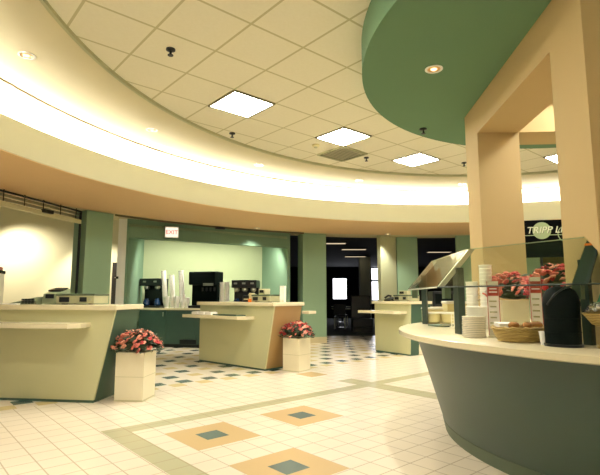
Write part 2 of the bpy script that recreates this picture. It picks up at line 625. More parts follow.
p1 = pillar('pillar', 'green square pillar at the left, rising behind the left service counter', (-4.12, 8.96), (.55, .835), .575, .42, base=M_tan)
pillar('pillar', 'green square pillar standing right of the alcove, with a tan base', (.08, 12.30), (.95, .31), .65, .45, base=M_soffit2)
pillar('pillar', 'green square pillar behind the far service counter, right of the pale pier', (2.72, 13.13), (1, .0), .58, .45, base=M_tan)
pillar('pillar', 'green square pillar just left of the tan portal', (4.28, 12.82), (.96, -.28), .60, .45, base=M_tan)
pillar('pillar', 'green square pillar seen below the black banner', (5.62, 12.05), (.86, -.5), .48, .45, base=M_tan)
pillar('pier', 'pale yellow green pier left of the green pillar behind the far counter', (2.19, 12.72), (.75, .62), .66, .12, m=M_pier)

# black wall under the banner and olive panel
struct(MB().prism([(6.15, 12.0), (6.22, 12.0), (6.22, 12.1), (6.15, 12.1)], 0, 2.87).build('trim_4', M_black))
wall_seg('wall_right', (6.35, 13.2), (9.5, 11.0), 0, 2.87, .1, mat('olive wall paint', '#6f6c3e', .85))

# door beside the alcove
t = thing('door', 'dark narrow door between the left pillar and the cream wall end', 'door', (-4.87, 12.52, 0), .35)
MB().box((0, 0, 1.05), (.24, .05, 2.1)).build('leaf', M_wood, t)
MB().box((.08, -.05, 1.0), (.03, .06, .12)).build('handle', M_steel, t)
t = thing('thermostat', 'tiny dark thermostat on the cream wall end beside the alcove', 'thermostat', (-3.87, 9.955, 1.6), .15)
MB().box((0, -.01, 0), (.06, .02, .05), bev=.005).build('case', M_black, t)
MB().box((-.03, -.02, 0), (.02, .01, .02)).build('dial', M_white, t)

# windows of the dining room
def window(x, z0, w, h, n):
    m = MB()
    f = .05
    for cx_, cz, dx, dz in ((x, z0 + h + f / 2, w + 2 * f, f), (x, z0 - f / 2, w + 2 * f, f), (x - w / 2 - f / 2, z0 + h / 2, f, h), (x + w / 2 + f / 2, z0 + h / 2, f, h)):
        m.box((cx_, 26.97, cz), (dx, .08, dz))
    o = struct(m.build('window_%d' % n, M_black))
    g = MB().box((x, 26.985, z0 + h / 2), (w, .02, h)).build('window_pane', E_win)
    g.parent = o
    g['kind'] = 'structure'


window(2.27, 1.08, .76, 1.15, 1)
window(4.42, 1.02, .62, 1.04, 2)
window(4.42, 2.16, .62, 1.1 - .45, 3)
t = thing('pillar', 'dim grey pillar standing inside the dark dining room', 'pillar', (2.55, 20, 0))
MB().box((.2, 0, 1.435), (.46, .4, 2.87)).build('shaft', mat('dim grey paint', '#b4bcae', .8), t)

# dining furniture, a dark crowd of chairs and tables
def chair(name, label, loc, rz, m):
    t = thing(name, label, 'chair', loc, rz, 'chairs in the dining room')
    MB().box((0, 0, .45), (.44, .44, .05), bev=.01).build('seat', m, t)
    MB().box((0, .21, .72), (.44, .04, .38), bev=.01, rx=-.12).build('backrest', m, t)
    for sx in (-1, 1):
        for sy in (-1, 1):
            MB().box((sx * .19, sy * .19, .215), (.03, .03, .43)).build('leg', M_steel, t)
    return t


def table(label, loc):
    t = thing('dining_table', label, 'table', loc, 0, 'tables in the dining room')
    MB().lathe([(.5, .71), (.52, .73), (.52, .75)], 32).build('tabletop', M_grey, t)
    MB().lathe([(.04, .03), (.04, .71)], 12).build('stem', M_black, t)
    MB().lathe([(.28, 0), (.28, .02), (.06, .04)], 20).build('foot', M_black, t)
    return t


table('round dining table in the dark room below the bright square window', (1.75, 18.6, 0))
table('round dining table in the dark room left of the dim pillar', (2.0, 22.5, 0))
chair('dining_chair', 'dark dining chair in front of the round table below the window', (1.5, 17.9, 0), 3.0, M_black)
chair('dining_chair', 'dark dining chair right of the round table below the window', (2.45, 18.4, 0), -1.3, M_dark)
chair('dining_chair', 'dark dining chair behind the round table below the window', (1.7, 19.35, 0), .1, M_black)
chair('dining_chair', 'dark dining chair beside the far round table', (2.7, 22.3, 0), -1.4, M_black)
t = thing('dining_booth', 'tall black booth bench standing in the dark dining room opening', 'booth', (2.1, 16.6, 0))
MB().box((.05, .25, .62), (.7, .12, 1.24), bev=.03).build('backrest', M_black, t)
MB().box((.05, -.05, .3), (.7, .55, .3), bev=.03).build('seat', M_black, t)
MB().box((.05, 0, .075), (.66, .5, .15)).build('plinth', M_black, t)
# dim ceiling lamps in there
for x, y, lab in ((1.0, 14.6, 'dim ceiling lamp in the dark room nearest the pillar right of the alcove'), (1.9, 16.5, 'dim ceiling lamp in the dark room in the middle'),
                  (2.3, 19.5, 'dim ceiling lamp far back in the dark dining room'), (5.2, 17.5, 'dim ceiling lamp in the dark opening left of the tan portal')):
    t = thing('dining_lamp', lab, 'ceiling lamp', (x, y, 2.87), 0, 'dim lamps in the dining room ceiling')
    MB().box((0, 0, -.01), (.9, .32, .02)).build('frame', M_dark, t)
    MB().box((0, 0, -.022), (.84, .26, .006)).build('diffuser', E_dim, t)

# roll up grilles under the soffit
t = thing('grille_housing', 'long steel roll grille housing under the soffit at the far left', 'grille')
pts = [(-8.6, 3.2, 0), (-6.9, 4.85, 0), (-5.5, 6.95, 0), (-4.36, 8.80, 0)]
pts = [(-4.95, 5.7), (-4.25, 8.98)]
d = Vector((pts[1][0] - pts[0][0], pts[1][1] - pts[0][1], 0)); ln = d.length; d.normalize()
aa = math.atan2(d.y, d.x)
mid = ((pts[0][0] + pts[1][0]) / 2, (pts[0][1] + pts[1][1]) / 2)
t.location = (mid[0], mid[1], 2.70); t.rotation_euler = (0, 0, aa)
MB().box((0, 0, .135), (ln, .03, .03)).build('top_rail', M_black, t)
MB().box((0, .03, .085), (ln, .02, .05), bev=.006).build('curtain', M_steel, t)
MB().box((0, .03, .02), (ln, .02, .05), bev=.006).build('curtain', M_steel, t)
MB().box((0, 0, -.065), (ln, .05, .08), bev=.006).build('bottom_bar', M_lgrey, t)
for i in range(9):
    MB().box((-ln / 2 + .25 + i * .42, -.02, .075), (.012, .012, .19)).build('hanger', M_black, t)
MB().box((.75, -.045, -.03), (.22, .08, .06), bev=.008).build('lock_box', M_black, t)
t = thing('grille_guide', 'thin dark vertical grille guide on the left face of the left pillar', 'grille guide', (-4.255, 8.985, 0))
MB().box((0, 0, 1.44), (.035, .035, 2.82)).build('channel', M_black, t)
MB().box((0, 0, .015), (.08, .08, .03)).build('foot', M_black, t)
t = thing('grille_track', 'thin dark curved grille track under the soffit from left pillar to right pillar', 'grille track', (CX, CY, 2.845))
a0, a1 = math.radians(141), math.radians(110)
MB().tube([(8.84 * math.cos(a0 + (a1 - a0) * i / 24), 8.84 * math.sin(a0 + (a1 - a0) * i / 24), 0) for i in range(25)], .022, 6).build('rail', mat('track brown', '#5e5334', .5), t)
al = math.radians(124.8)
MB().box((8.80 * math.cos(al), 8.80 * math.sin(al), -.03), (.22, .1, .05), rz=al + PI / 2, bev=.01).build('lock_box', M_black, t)

# exit sign
ex = thing('exit_sign', 'small white exit sign with red letters on the green header above the alcove', 'exit sign', (-2.86, 10.38, 2.63), math.atan2(dfr.y, dfr.x) - .28)
MB().box((0, .02, 0), (.30, .05, .25), bev=.008).build('housing', M_white, ex)
MB().box((0, -.008, -.005), (.27, .006, .215)).build('face', E_exit, ex)
text_mesh('lettering', 'EXIT', .128, E_red, ex, (0, -.017, -.047), (PI / 2, 0, 0), align='CENTER')


def spot_at(loc, target, power, size, blend=.6, color=(1, .93, .78)):
    L = bpy.data.lights.new('spot_lamp', 'SPOT'); L.energy = power; L.spot_size = size; L.spot_blend = blend
    L.color = color; L.shadow_soft_size = .06
    o = bpy.data.objects.new('spot_lamp', L); COL.objects.link(o); o.location = loc
    o.rotation_euler = (Vector(target) - Vector(loc)).to_track_quat('-Z', 'Y').to_euler()
    return o


# wall washers of the left room, alcove lamps
spot_at((-7.05, 10.9, 3.0), (-6.95, 11.9, 1.7), 120, 2.0, blend=1.0)
spot_at((-5.3, 11.4, 2.8), (-5.2, 12.5, 1.0), 90, 1.8)
for f in (.18, .5, .82):
    px_, py_ = A2[0] + (B2[0] - A2[0]) * f, A2[1] + (B2[1] - A2[1]) * f
    spot_at((px_ + .75, py_ - 1.5, 2.66), (px_ + .2, py_ - .4, .9), 75, 2.4)
    downlight((px_ + .75, py_ - 1.5, 2.70), 'round downlight in the alcove ceiling', 0)

for x, y, lab in ((-1.05, 11.35, 'round downlight in the soffit in front of the alcove header, over the coffee grinder'), (2.35, 12.45, 'round downlight in the soffit in front of the pale pier')):
    downlight((x, y, 2.862), lab, 45, 1.9)

# ------------------------------------------------------------------ service counters
def service_counter(label, A, Bp, depth, slant, shelf, sidem, left_ext=0.0, end_shelf=False, extra_top=0.04):
    d = Vector((Bp[0] - A[0], Bp[1] - A[1])); L = d.length; a = math.atan2(d.y, d.x)
    t = thing('service_counter', label, 'counter', (A[0], A[1], 0), a)
    x0 = -left_ext
    zt = 1.045
    # body: front panel and the two sides
    MB().hexa([(x0, 0, .03), (L, 0, .03), (L, .03, .03), (x0, .03, .03), (x0, 0, zt), (L + slant, 0, zt), (L + slant, .03, zt), (x0, .03, zt)]).build('front_panel', M_lam, t)
    MB().hexa([(L - .03, .03, .03), (L, .03, .03), (L, depth, .03), (L - .03, depth, .03),
               (L + slant - .03, .03, zt), (L + slant, .03, zt), (L + slant, depth, zt), (L + slant - .03, depth, zt)]).build('side_panel', sidem, t)
    MB().box((x0 + .015, depth / 2 + .015, (zt + .03) / 2), (.03, depth - .03, zt - .03)).build('side_panel', sidem, t)
    MB().hexa([(x0 + .03, depth - .03, .03), (L - .03, depth - .03, .03), (L - .03, depth, .03), (x0 + .03, depth, .03),
               (x0 + .03, depth - .03, zt), (L + slant - .03, depth - .03, zt), (L + slant - .03, depth, zt), (x0 + .03, depth, zt)]).build('back_panel', M_bcab, t)
    MB().box(((x0 + L) / 2, depth / 2, .015), (L - x0 - .012, depth - .012, .03)).build('plinth', M_gside, t)
    MB().box(((x0 - extra_top + L + slant + .03) / 2, depth / 2 - .01, 1.075), (L + slant + .03 - x0 + extra_top, depth + .09, .06), bev=.008).build('counter_top', M_slab, t)
    s0, s1, sz = shelf
    ch = .1
    MB().prism([(s0, 0), (s0, -.30), (s1 - ch, -.30), (s1, -.30 + ch), (s1, 0)], sz - .055, sz).build('tray_shelf', M_slab, t)
    n = max(2, int((s1 - s0) / .9) + 1)
    for i in range(n):
        x = s0 + .25 + (s1 - s0 - .5) * i / (n - 1)
        MB().poly([(x - .015, 0, sz - .06), (x - .015, -.2, sz - .06), (x - .015, 0, sz - .16), (x + .015, 0, sz - .06), (x + .015, -.2, sz - .06), (x + .015, 0, sz - .16)],
                  [(0, 1, 2), (3, 5, 4), (0, 3, 4, 1), (1, 4, 5, 2), (2, 5, 3, 0)]) if False else None
    if end_shelf:
        MB().box((L + slant + .06, depth + .12, .93), (.16, .2, .05), bev=.006).build('end_shelf', M_slab, t)
    return t


lc = service_counter('pale green service counter at the left with a tray shelf along its front', (-3.5, 5.68), (-2.35, 5.53), .62, .215, (-2.4, 1.08, .905), M_gside, left_ext=2.6)
cc = service_counter('cream service counter in the middle with a tan slanted end', (-1.9, 9.04), (-.57, 7.85), .68, .2, (-.14, 1.52, .875), M_tside, end_shelf=True)
rc = service_counter('pale green far service counter behind the island, with a small tray shelf', (1.67, 10.62), (2.24, 9.80), .62, .05, (-.22, .95, .90), M_gside)

# island counter
isl = thing('island_counter', 'large round dark green island counter with a pale overhanging top', 'counter', (CX, CY, 0))
def ring_stack(rows, m, name):
    # rows: (outer radius, z, centre shift x, y); inner wall stays at radius 1
    q = MB(); n = 128; R = []
    for r, z, sx, sy in rows:
        R.append([q.b.verts.new((sx + r * math.cos(2 * PI * i / n), sy + r * math.sin(2 * PI * i / n), z)) for i in range(n)])
    for k, z in ((-1, rows[-1][1]), (0, rows[0][1])):
        R.append([q.b.verts.new((1.0 * math.cos(2 * PI * i / n), 1.0 * math.sin(2 * PI * i / n), z)) for i in range(n)])
    for P, Q in zip(R, R[1:] + R[:1]):
        for i in range(n):
            q.b.faces.new([P[i], P[(i + 1) % n], Q[(i + 1) % n], Q[i]])
    return q.build(name, m, isl, True)


ring_stack([(1.94, .10, .09, .20), (2.125, .868, 0, 0)], M_isl, 'body')
ring_stack([(1.92, 0, .09, .21), (1.945, .10, .09, .20)], M_islb, 'base_board')
MB().lathe([(.98, .870), (2.262, .870), (2.275, .878), (2.275, .912), (2.262, .92), (.98, .92)], 128, closed=True).build('counter_top', M_slab, isl, True)

# back counter of the alcove
bc = thing('back_counter', 'low dark green counter along the alcove, loaded with cups and coffee machines', 'counter', (-3.95, 11.62, 0), math.atan2(-.36, 1.5))
MB().box((1.5, .32, .48), (3.0, .58, .80)).build('cabinet', M_bcab, bc)
MB().box((1.5, .36, .04), (2.96, .5, .08)).build('plinth', M_black, bc)
MB().box((1.5, .30, .905), (3.06, .66, .05), bev=.006).build('counter_top', M_slab, bc)
for i in range(4):
    dd = MB().box((.38 + i * .75, .025, .5), (.72, .02, .72)).build('door', M_bcab, bc)
    h = MB().box((.66 + i * .75, .008, .78), (.02, .02, .1)).build('handle', M_steel, dd)
t = thing('kick_vent', 'black heater grille in the kick of the alcove back counter', 'vent', (-2.62, 11.24, .15), math.atan2(-.36, 1.5))
MB().box((0, -.02, 0), (.42, .03, .10)).build('frame', M_black, t)
for i in range(4):
    MB().box((0, -.037, -.033 + i * .022), (.38, .008, .01)).build('slat', M_dark, t)

ba = math.atan2(-.36, 1.5)


def on_back(x, y, z=.93):
    return (-3.95 + x * math.cos(ba) - y * math.sin(ba), 11.62 + x * math.sin(ba) + y * math.cos(ba), z)


def coffee_brewer(label, loc, rz, n=2, w=.22, h=.66, pots=True):
    t = thing('coffee_brewer', label, 'coffee maker', loc, rz)
    W = w * n
    MB().box((0, .12, h / 2), (W, .14, h), bev=.01).build('back_body', M_black, t)
    MB().box((0, -.04, h - .09), (W, .34, .18), bev=.015).build('head', M_black, t)
    MB().box((0, -.04, .025), (W, .34, .05), bev=.01).build('base', M_black, t)
    for i in range(n):
        x = -W / 2 + w * (i + .5)
        MB().lathe([(.045, h - .19), (.07, h - .19), (.075, h - .24), (.03, h - .28)], 16, (x, -.08, 0)).build('funnel', M_steel, t)
        if pots:
            p = MB().lathe([(.06, .052), (.085, .08), (.08, .16), (.05, .21), (.055, .23)], 18, (x, -.08, 0)).build('coffee_pot', M_blue, t, True)
            MB().tube([(x, -.14, .21), (x, -.20, .20), (x, -.20, .12), (x, -.16, .09)], .012, 6).build('pot_handle', M_black, p)
        MB().box((x, -.213, h - .08), (.08, .006, .04)).build('control_plate', M_steel, t)
    return t


coffee_brewer('black double coffee brewer with dark blue pots at the left end of the back counter', on_back(.22, .3), ba, 2, .29, .72)
coffee_brewer('black triple coffee grinder and brewer with steel funnels at the right of the alcove', on_back(2.66, .3), ba + .1, 3, .2, .66, pots=True)

dsp = thing('drink_dispenser', 'large black drink dispenser box standing on the alcove counter', 'drink dispenser', on_back(1.62, .34), ba)
MB().box((0, .08, .44), (.66, .38, .88), bev=.02).build('back_body', M_bin, dsp)
MB().box((0, -.16, .71), (.68, .26, .32), bev=.03).build('hood', M_bin, dsp)
MB().box((0, -.16, .03), (.66, .26, .06), bev=.01).build('drip_tray', M_black, dsp)
for i in range(4):
    nz = MB().lathe([(.018, .40), (.022, .44), (.022, .49)], 10, (-.12 + i * .1 + .12, -.2, 0)).build('nozzle', M_black, dsp)
MB().box((.18, -.295, .56), (.26, .012, .06)).build('control_plate', M_steel, dsp)

# paper cups: nested stacks, every cup its own object
def cup_mesh():
    return MB().lathe([(.026, 0), (.036, .095), (.039, .098), (.036, .1), (.034, .095), (.024, .004)], 14, cap=True).build('paper_cup', M_paper, None, True)


cup0 = cup_mesh()
tag(cup0, 'white paper cup', 'cup')
used = [False]


def cup_stack(base, n, label, group, tilt=(0, 0), step=.022, sc=1.0):
    for i in range(n):
        o = cup0 if not used[0] else cup0.copy()
        if used[0]:
            COL.objects.link(o)
        used[0] = True
        o.location = (base[0] + tilt[0] * i * step, base[1] + tilt[1] * i * step, base[2] + i * step * sc)
        o.rotation_euler = (-tilt[1], tilt[0], 0)
        o.scale = (sc, sc, sc)
        o['label'] = label; o['group'] = group; o['category'] = 'cup'


cup_stack(on_back(.62, .22), 20, 'white paper cup in the leaning stack next to the double coffee brewer', 'cups in the first leaning stack', (-.17, 0), sc=1.75)
cup_stack(on_back(.78, .30), 18, 'white paper cup in the second leaning stack from the double coffee brewer', 'cups in the second leaning stack', (-.14, 0), sc=1.7)
cup_stack(on_back(1.06, .25), 20, 'white paper cup in the tallest leaning stack, left of the drink dispenser', 'cups in the third leaning stack', (-.14, 0), sc=1.75)
for k, (x, y, n) in enumerate(((.72, .06, 4), (.86, .08, 4), (1.0, .06, 4), (1.13, .08, 5), (1.24, .1, 3))):
    cup_stack(on_back(x, y), n, 'white paper cup in a short stack on the front edge of the back counter', 'cups in short stacks on the back counter', (0, 0), sc=1.7)
for x in (2.07, 2.20):
    cup_stack(on_back(x, .25), 14, 'white paper cup in the pair of upright stacks right of the drink dispenser', 'cups right of the drink dispenser', (0, 0), sc=1.6)

# ------------------------------------------------------------------ registers and desk things
def register(label, loc, rz, w=.42, dpt=.36, keys=True):
    t = thing('cash_register', label, 'cash register', loc, rz)
    MB().box((0, 0, .06), (w, dpt, .10), bev=.008).build('cash_drawer', mat('register beige', '#aeac8a', .5), t)
    MB().box((0, 0, .12), (w + .01, dpt + .01, .025), bev=.005).build('lid', mat('register green grey', '#52624c', .5), t)
    MB().box((-w * .28, -dpt / 2 - .004, .06), (w * .26, .01, .06)).build('display', M_black, t)
    MB().box((w * .22, -dpt / 2 - .004, .062), (w * .18, .01, .055)).build('slot', M_black, t)
    MB().box((w * .4, -dpt / 2 - .004, .062), (w * .06, .01, .02)).build('key_lock', M_steel, t)
    for sx in (-1, 1):
        MB().box((sx * w * .36, -dpt * .3, .005), (.05, .05, .012)).build('foot', M_black, t)
    return t


def on(cn, x, y, z=1.105):
    a = cn.rotation_euler[2]
    return (cn.location[0] + x * math.cos(a) - y * math.sin(a), cn.location[1] + x * math.sin(a) + y * math.cos(a), z)


la = lc.rotation_euler[2]
register('long beige cash drawer with dark windows on the left service counter', on(lc, .70, .42), la, .50, .34)
t = thing('receipt_printer', 'grey green receipt printer with a raised back on the left service counter', 'printer', on(lc, .34, .42), la)
MB().hexa([(-.10, -.15, 0), (.10, -.15, 0), (.10, .15, 0), (-.10, .15, 0), (-.10, -.12, .13), (.10, -.12, .13), (.08, .14, .20), (-.08, .14, .20)]).build('body', M_greypl, t)
MB().box((.0, -.142, .10), (.10, .02, .05)).build('paper_slot', M_black, t)
MB().box((-.02, .05, .185), (.17, .16, .02), rx=.2).build('cover', M_black, t)
t = thing('keypad', 'low sloping keyboard wedge beside the receipt printer on the left counter', 'keyboard', on(lc, .02, .40), la)
MB().hexa([(-.22, -.14, 0), (.16, -.14, 0), (.16, .14, 0), (-.22, .14, 0), (-.22, -.14, .012), (.16, -.14, .09), (.16, .14, .10), (-.22, .14, .02)]).build('body', M_greypl, t)
for i in range(4):
    for j in range(3):
        MB().box((-.02 + i * .045, -.148, .018 + j * .022), (.034, .012, .015)).build('key', M_black, t)
t = thing('paper_sheet', 'flat white paper lying on the left service counter at the picture edge', 'paper', on(lc, -.25, .3), la)
MB().box((0, 0, .006), (.42, .26, .012)).build('sheet', M_paper, t)

ca = cc.rotation_euler[2]
register('pale cash register with a green top bar on the middle counter', on(cc, 1.42, .40), ca, .46, .34)
t = thing('receipt_printer', 'small black receipt printer left of the register on the middle counter', 'printer', on(cc, 1.0, .40), ca)
MB().box((0, 0, .06), (.22, .26, .12), bev=.02).build('body', M_black, t)
MB().box((0, .02, .13), (.14, .1, .03), bev=.01).build('paper_cover', M_steel, t)
MB().box((0, -.132, .05), (.12, .01, .02)).build('paper_slot', M_lgrey, t)
t = thing('sugar_box', 'small tan box with an orange lid beside the black printer on the middle counter', 'box', on(cc, 1.145, .28), ca)
MB().box((0, 0, .08), (.07, .09, .16), bev=.006).build('box_body', M_lgrey, t)
MB().box((.02, -.07, .03), (.05, .05, .06), bev=.01).build('lid', M_orange, t)
t = thing('card_reader', 'beige card reader standing on the register of the middle counter', 'card reader', on(cc, 1.34, .40, 1.2385), ca)
MB().box((0, 0, .05), (.16, .14, .10), bev=.01).build('body', M_lgrey, t)
MB().box((0, -.072, .055), (.10, .006, .05)).build('display', M_black, t)
t = thing('card_holder', 'upright white card holder at the right end of the middle counter', 'card holder', on(cc, 1.78, .42), ca)
MB().box((0, 0, .14), (.10, .06, .28), bev=.006).build('holder', M_white, t)
MB().box((0, -.034, .15), (.08, .006, .22)).build('card', M_paper, t)
for i in range(3):
    t = thing('napkin_pack', 'white napkin pack on the tray shelf of the middle counter, %s' % ('left end', 'in the middle', 'right one')[i], 'napkins', on(cc, .12 + i * .2, -.14, .876), ca)
    MB().box((0, 0, .025), (.17, .16, .05), bev=.008).build('stack', M_paper, t)
    MB().box((0, 0, .052), (.06, .165, .004)).build('wrapper', M_white, t)
t = thing('tray', 'thin dark tray lying on the tray shelf of the middle counter', 'tray', on(cc, 1.02, -.14, .876), ca)
MB().box((0, 0, .008), (.62, .22, .016), bev=.004).build('base', M_gside, t)
MB().box((0, -.108, .018), (.62, .008, .012)).build('rim', M_gside, t)

ra = rc.rotation_euler[2]
register('pale cash register with dark windows on the far service counter', on(rc, .62, .36), ra, .44, .34)
t = thing('telephone', 'black desk telephone on the far service counter, left of its register', 'telephone', on(rc, .16, .34), ra)
MB().hexa([(-.1, -.1, 0), (.1, -.1, 0), (.1, .1, 0), (-.1, .1, 0), (-.1, -.1, .03), (.1, -.1, .03), (.1, .1, .09), (-.1, .1, .09)]).build('base', M_black, t)
MB().tube([(-.08, -.09, .07), (-.07, 0, .12), (-.08, .1, .11)], .022, 8).build('handset', M_black, t)
t = thing('card_reader', 'beige display box standing on the register of the far service counter', 'card reader', on(rc, .58, .36, 1.2385), ra)
MB().box((0, 0, .045), (.24, .12, .09), bev=.01).build('body', M_lgrey, t)
MB().box((-.04, -.062, .05), (.12, .006, .05)).build('display', M_black, t)
t = thing('work_table', 'dark work table behind the far counter carrying black equipment', 'table', (3.05, 10.9, 0))
MB().box((.25, 0, .955), (1.6, .6, .05)).build('tabletop', M_slab, t)
for sx in (-.45, .95):
    for sy in (-.25, .25):
        MB().box((sx, sy, .465), (.05, .05, .93)).build('leg', M_black, t)
t = thing('warming_oven', 'wide black oven box behind the far counter, left of the guard post', 'oven', (3.28, 10.85, .981))
MB().box((0, 0, .17), (.58, .42, .34), bev=.02).build('body', M_black, t)
MB().box((-.05, -.215, .17), (.38, .01, .22)).build('door', M_bin, t)
MB().tube([(.17, -.24, .08), (.17, -.24, .27)], .012, 6).build('handle', M_steel, t)

# white dispenser at the left edge with the counter it stands on
t = thing('back_bench', 'cream back bench in the left room behind the service counter', 'counter', (-5.6, 8.05, 0), .35)
MB().box((0, .3, .44), (2.2, .56, .88)).build('cabinet', M_lam, t)
MB().box((0, .3, .905), (2.26, .62, .05), bev=.006).build('counter_top', M_slab, t)
wd = thing('water_dispenser', 'white dispenser machine with a black band and red top at the left picture edge', 'dispenser', (-5.50, 8.28, .931), .35)
MB().box((0, 0, .34), (.46, .36, .68), bev=.02).build('body', M_white, wd)
MB().box((0, -.02, .70), (.48, .36, .05)).build('band', M_bin, wd)
MB().box((0, 0, .76), (.40, .30, .07), bev=.01).build('top_cap', M_redp, wd)
for sx in (-.08, .11):
    MB().box((sx, -.19, .54), (.07, .04, .10), bev=.008).build('spout', M_black, wd)
MB().box((0, -.21, .03), (.40, .10, .04)).build('drip_tray', M_lgrey, wd)

# ------------------------------------------------------------------ flower planters
def blossom_mesh(m, r=.034):
    b = MB()
    for i in range(5):
        a = 2 * PI * i / 5
        b.ball((math.cos(a) * r * .55, math.sin(a) * r * .55, 0), (r * .55, r * .55, r * .3), 1)
    b.ball((0, 0, r * .15), r * .42, 1)
    o = b.build('blossom', m, None, True)
    me = o.data
    bpy.data.objects.remove(o)
    return me


BL = [blossom_mesh(k) for k in (M_pink, M_red, M_coral)]


def planter(label, loc, rz, w, h, fr, fh, n, weights, box=True, seam=True, leafn=170, bs=1.0):
    t = thing('flower_planter', label, 'planter', loc, rz, 'planters with pink and red flowers')
    b = MB()
    b.lathe([(w * .70, 0), (w * .7071, h * .5), (w * .7071, h)], 4)
    for v in b.b.verts:
        x, y = v.co.x, v.co.y
        v.co.x, v.co.y = (x - y) * .7071, (x + y) * .7071
    bx = b.build('planter_box', M_plant, t)
    if seam:
        MB().box((0, 0, h * .5), (w * 1.006, w * 1.006, .006)).build('seam', M_lgrey, bx)
        MB().box((0, 0, .008), (w * 1.01, w * 1.01, .016)).build('skirting', M_lgrey, bx)
    # leaves
    lf = MB()
    for i in range(leafn):
        a = random.uniform(0, 2 * PI); q = math.sqrt(random.random())
        el = random.uniform(0, 1)
        r = fr * q * 1.04
        z = h - .02 + fh * math.sqrt(max(0, 1 - q * q * .95)) * random.uniform(.35, 1.08)
        p = Vector((r * math.cos(a), r * math.sin(a), z))
        s_ = random.uniform(.03, .055) * bs
        dv = Vector((math.cos(a + random.uniform(-1, 1)), math.sin(a + random.uniform(-1, 1)), random.uniform(-.5, .5))).normalized()
        up = Vector((random.uniform(-.5, .5), random.uniform(-.5, .5), 1)).normalized()
        sd = dv.cross(up).normalized()
        lf.poly([p - dv * s_, p + sd * s_ * .5 - up * .004, p + dv * s_, p - sd * s_ * .5 - up * .004, p + up * .006], [(0, 1, 4), (1, 2, 4), (2, 3, 4), (3, 0, 4)])
    lf.ball((0, 0, h + fh * .42), (fr * .74, fr * .74, fh * .42), 2, .012)
    lf.build('foliage', M_leaf, t)
    for i in range(n):
        a = i * 2.39996 + random.uniform(-.2, .2); q = math.sqrt((i + .5) / n)
        r = fr * q * random.uniform(.95, 1.05)
        z = h + fh * (.95 * math.sqrt(max(0, 1 - q * q * .95)) + random.uniform(-.09, .09)) - .02
        o = bpy.data.objects.new('blossom', BL[random.choices((0, 1, 2), weights)[0]])
        COL.objects.link(o); o.parent = t
        o.location = (r * math.cos(a), r * math.sin(a), z)
        o.rotation_euler = (math.sin(a) * -q * .9 + random.uniform(-.3, .3), math.cos(a) * q * .9 + random.uniform(-.3, .3), a)
        k = random.uniform(.85, 1.25) * bs
        o.scale = (k, k, k)
    return t


planter('square cream floor planter with pink flowers beside the left service counter', (-1.965, 5.78, 0), math.radians(-5.5), .345, .55, .30, .27, 100, (5, 1, 6), leafn=460, bs=.85)
planter('square cream floor planter with red and pink flowers beside the middle counter', (-.055, 7.93, 0), math.radians(-36), .325, .53, .285, .28, 100, (4, 4, 4), leafn=460, bs=.85)
planter('cream floor planter with bright red flowers behind the island at the far counter', (2.60, 10.15, 0), .2, .34, .64, .22, .2, 55, (1, 8, 0))
planter('cream counter planter with flowers in front of the left tan column', (1.80, 4.04, .921), -.1, .21, .25, .23, .25, 100, (4, 4, 2), seam=False, bs=.8, leafn=220)
planter('cream counter planter with taller flowers below the black banner', (1.97, 3.62, .921), -.1, .21, .25, .23, .29, 100, (2, 5, 1), seam=False, bs=.8, leafn=220)

# ------------------------------------------------------------------ sneeze guard
sg = thing('sneeze_guard', 'glass sneeze guard on dark green posts along the island counter', 'sneeze guard')
posts = [(1.30, 4.94), (1.22, 3.63), (1.70, 2.81), (2.52, 2.02)]
lo, hi = [], []
for i, (x, y) in enumerate(posts):
    r = Vector((x - CX, y - CY)).normalized()
    a = math.atan2(r.y, r.x)
    MB().box((x, y, 1.17), (.05, .085 if i == 1 else .05, .5), rz=a).build('post', M_dgreen, sg)
    L = Vector((x + r.x * .17, y + r.y * .17, 1.275)); U = Vector((x - r.x * .09, y - r.y * .09, 1.565))
    lo.append(L); hi.append(U)
    tn = Vector((-r.y, r.x, 0))
    w = .012
    off = Vector((r.x, r.y, 0)) * .05
    if i == 2:
        off = Vector((r.x, r.y, 0)) * .09
    arm = MB().hexa([L - tn * w, L + tn * w, L + tn * w - off, L - tn * w - off, U - tn * w, U + tn * w, U + tn * w - off, U - tn * w - off])
    if i == 2:
        arm.b.free(); arm = MB()
        k_ = Vector((r.x, r.y, 0)) * .02
        w2 = tn * .085
        arm.hexa([L, L + w2, L + w2 - k_, L - k_, U, U + w2 * .85, U + w2 * .85 - k_, U - k_])
    arm.build('bracket', M_alu if i < 2 else M_dgreen, sg)  # pale metal on the first two paints in the guard's white reflection
    MB().box((x + r.x * .10, y + r.y * .10, 1.23), (.05, .05, .09), rz=a).build('clamp', mat('clamp metal', '#56664e', .4, .5), sg)
    if i == 2:
        q_ = Vector((r.x, r.y, 0)) * .004; g_ = (U - L)
        MB().hexa([p_ + g_ * f for f in (.80, .85) for p_ in (L - tn * .006 + q_, L + tn * .083 + q_, L + tn * .083 - k_ - q_, L - tn * .006 - k_ - q_)]).build('edge_highlight', M_orange, sg)  # orange band colours in the highlight on this arm's upper edge
for i in range(3):
    n = ((lo[i + 1] - lo[i]).cross(hi[i] - lo[i])).normalized() * .008
    MB().hexa([lo[i], lo[i + 1], hi[i + 1], hi[i], lo[i] + n, lo[i + 1] + n, hi[i + 1] + n, hi[i] + n]).build('glass_pane', M_glass, sg)
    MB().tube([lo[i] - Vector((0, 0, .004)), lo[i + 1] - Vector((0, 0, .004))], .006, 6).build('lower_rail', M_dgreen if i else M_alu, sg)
    MB().tube([hi[i], hi[i + 1]], .003, 6).build('upper_rail', mat('glass edge', '#8f9c78', .3), sg)

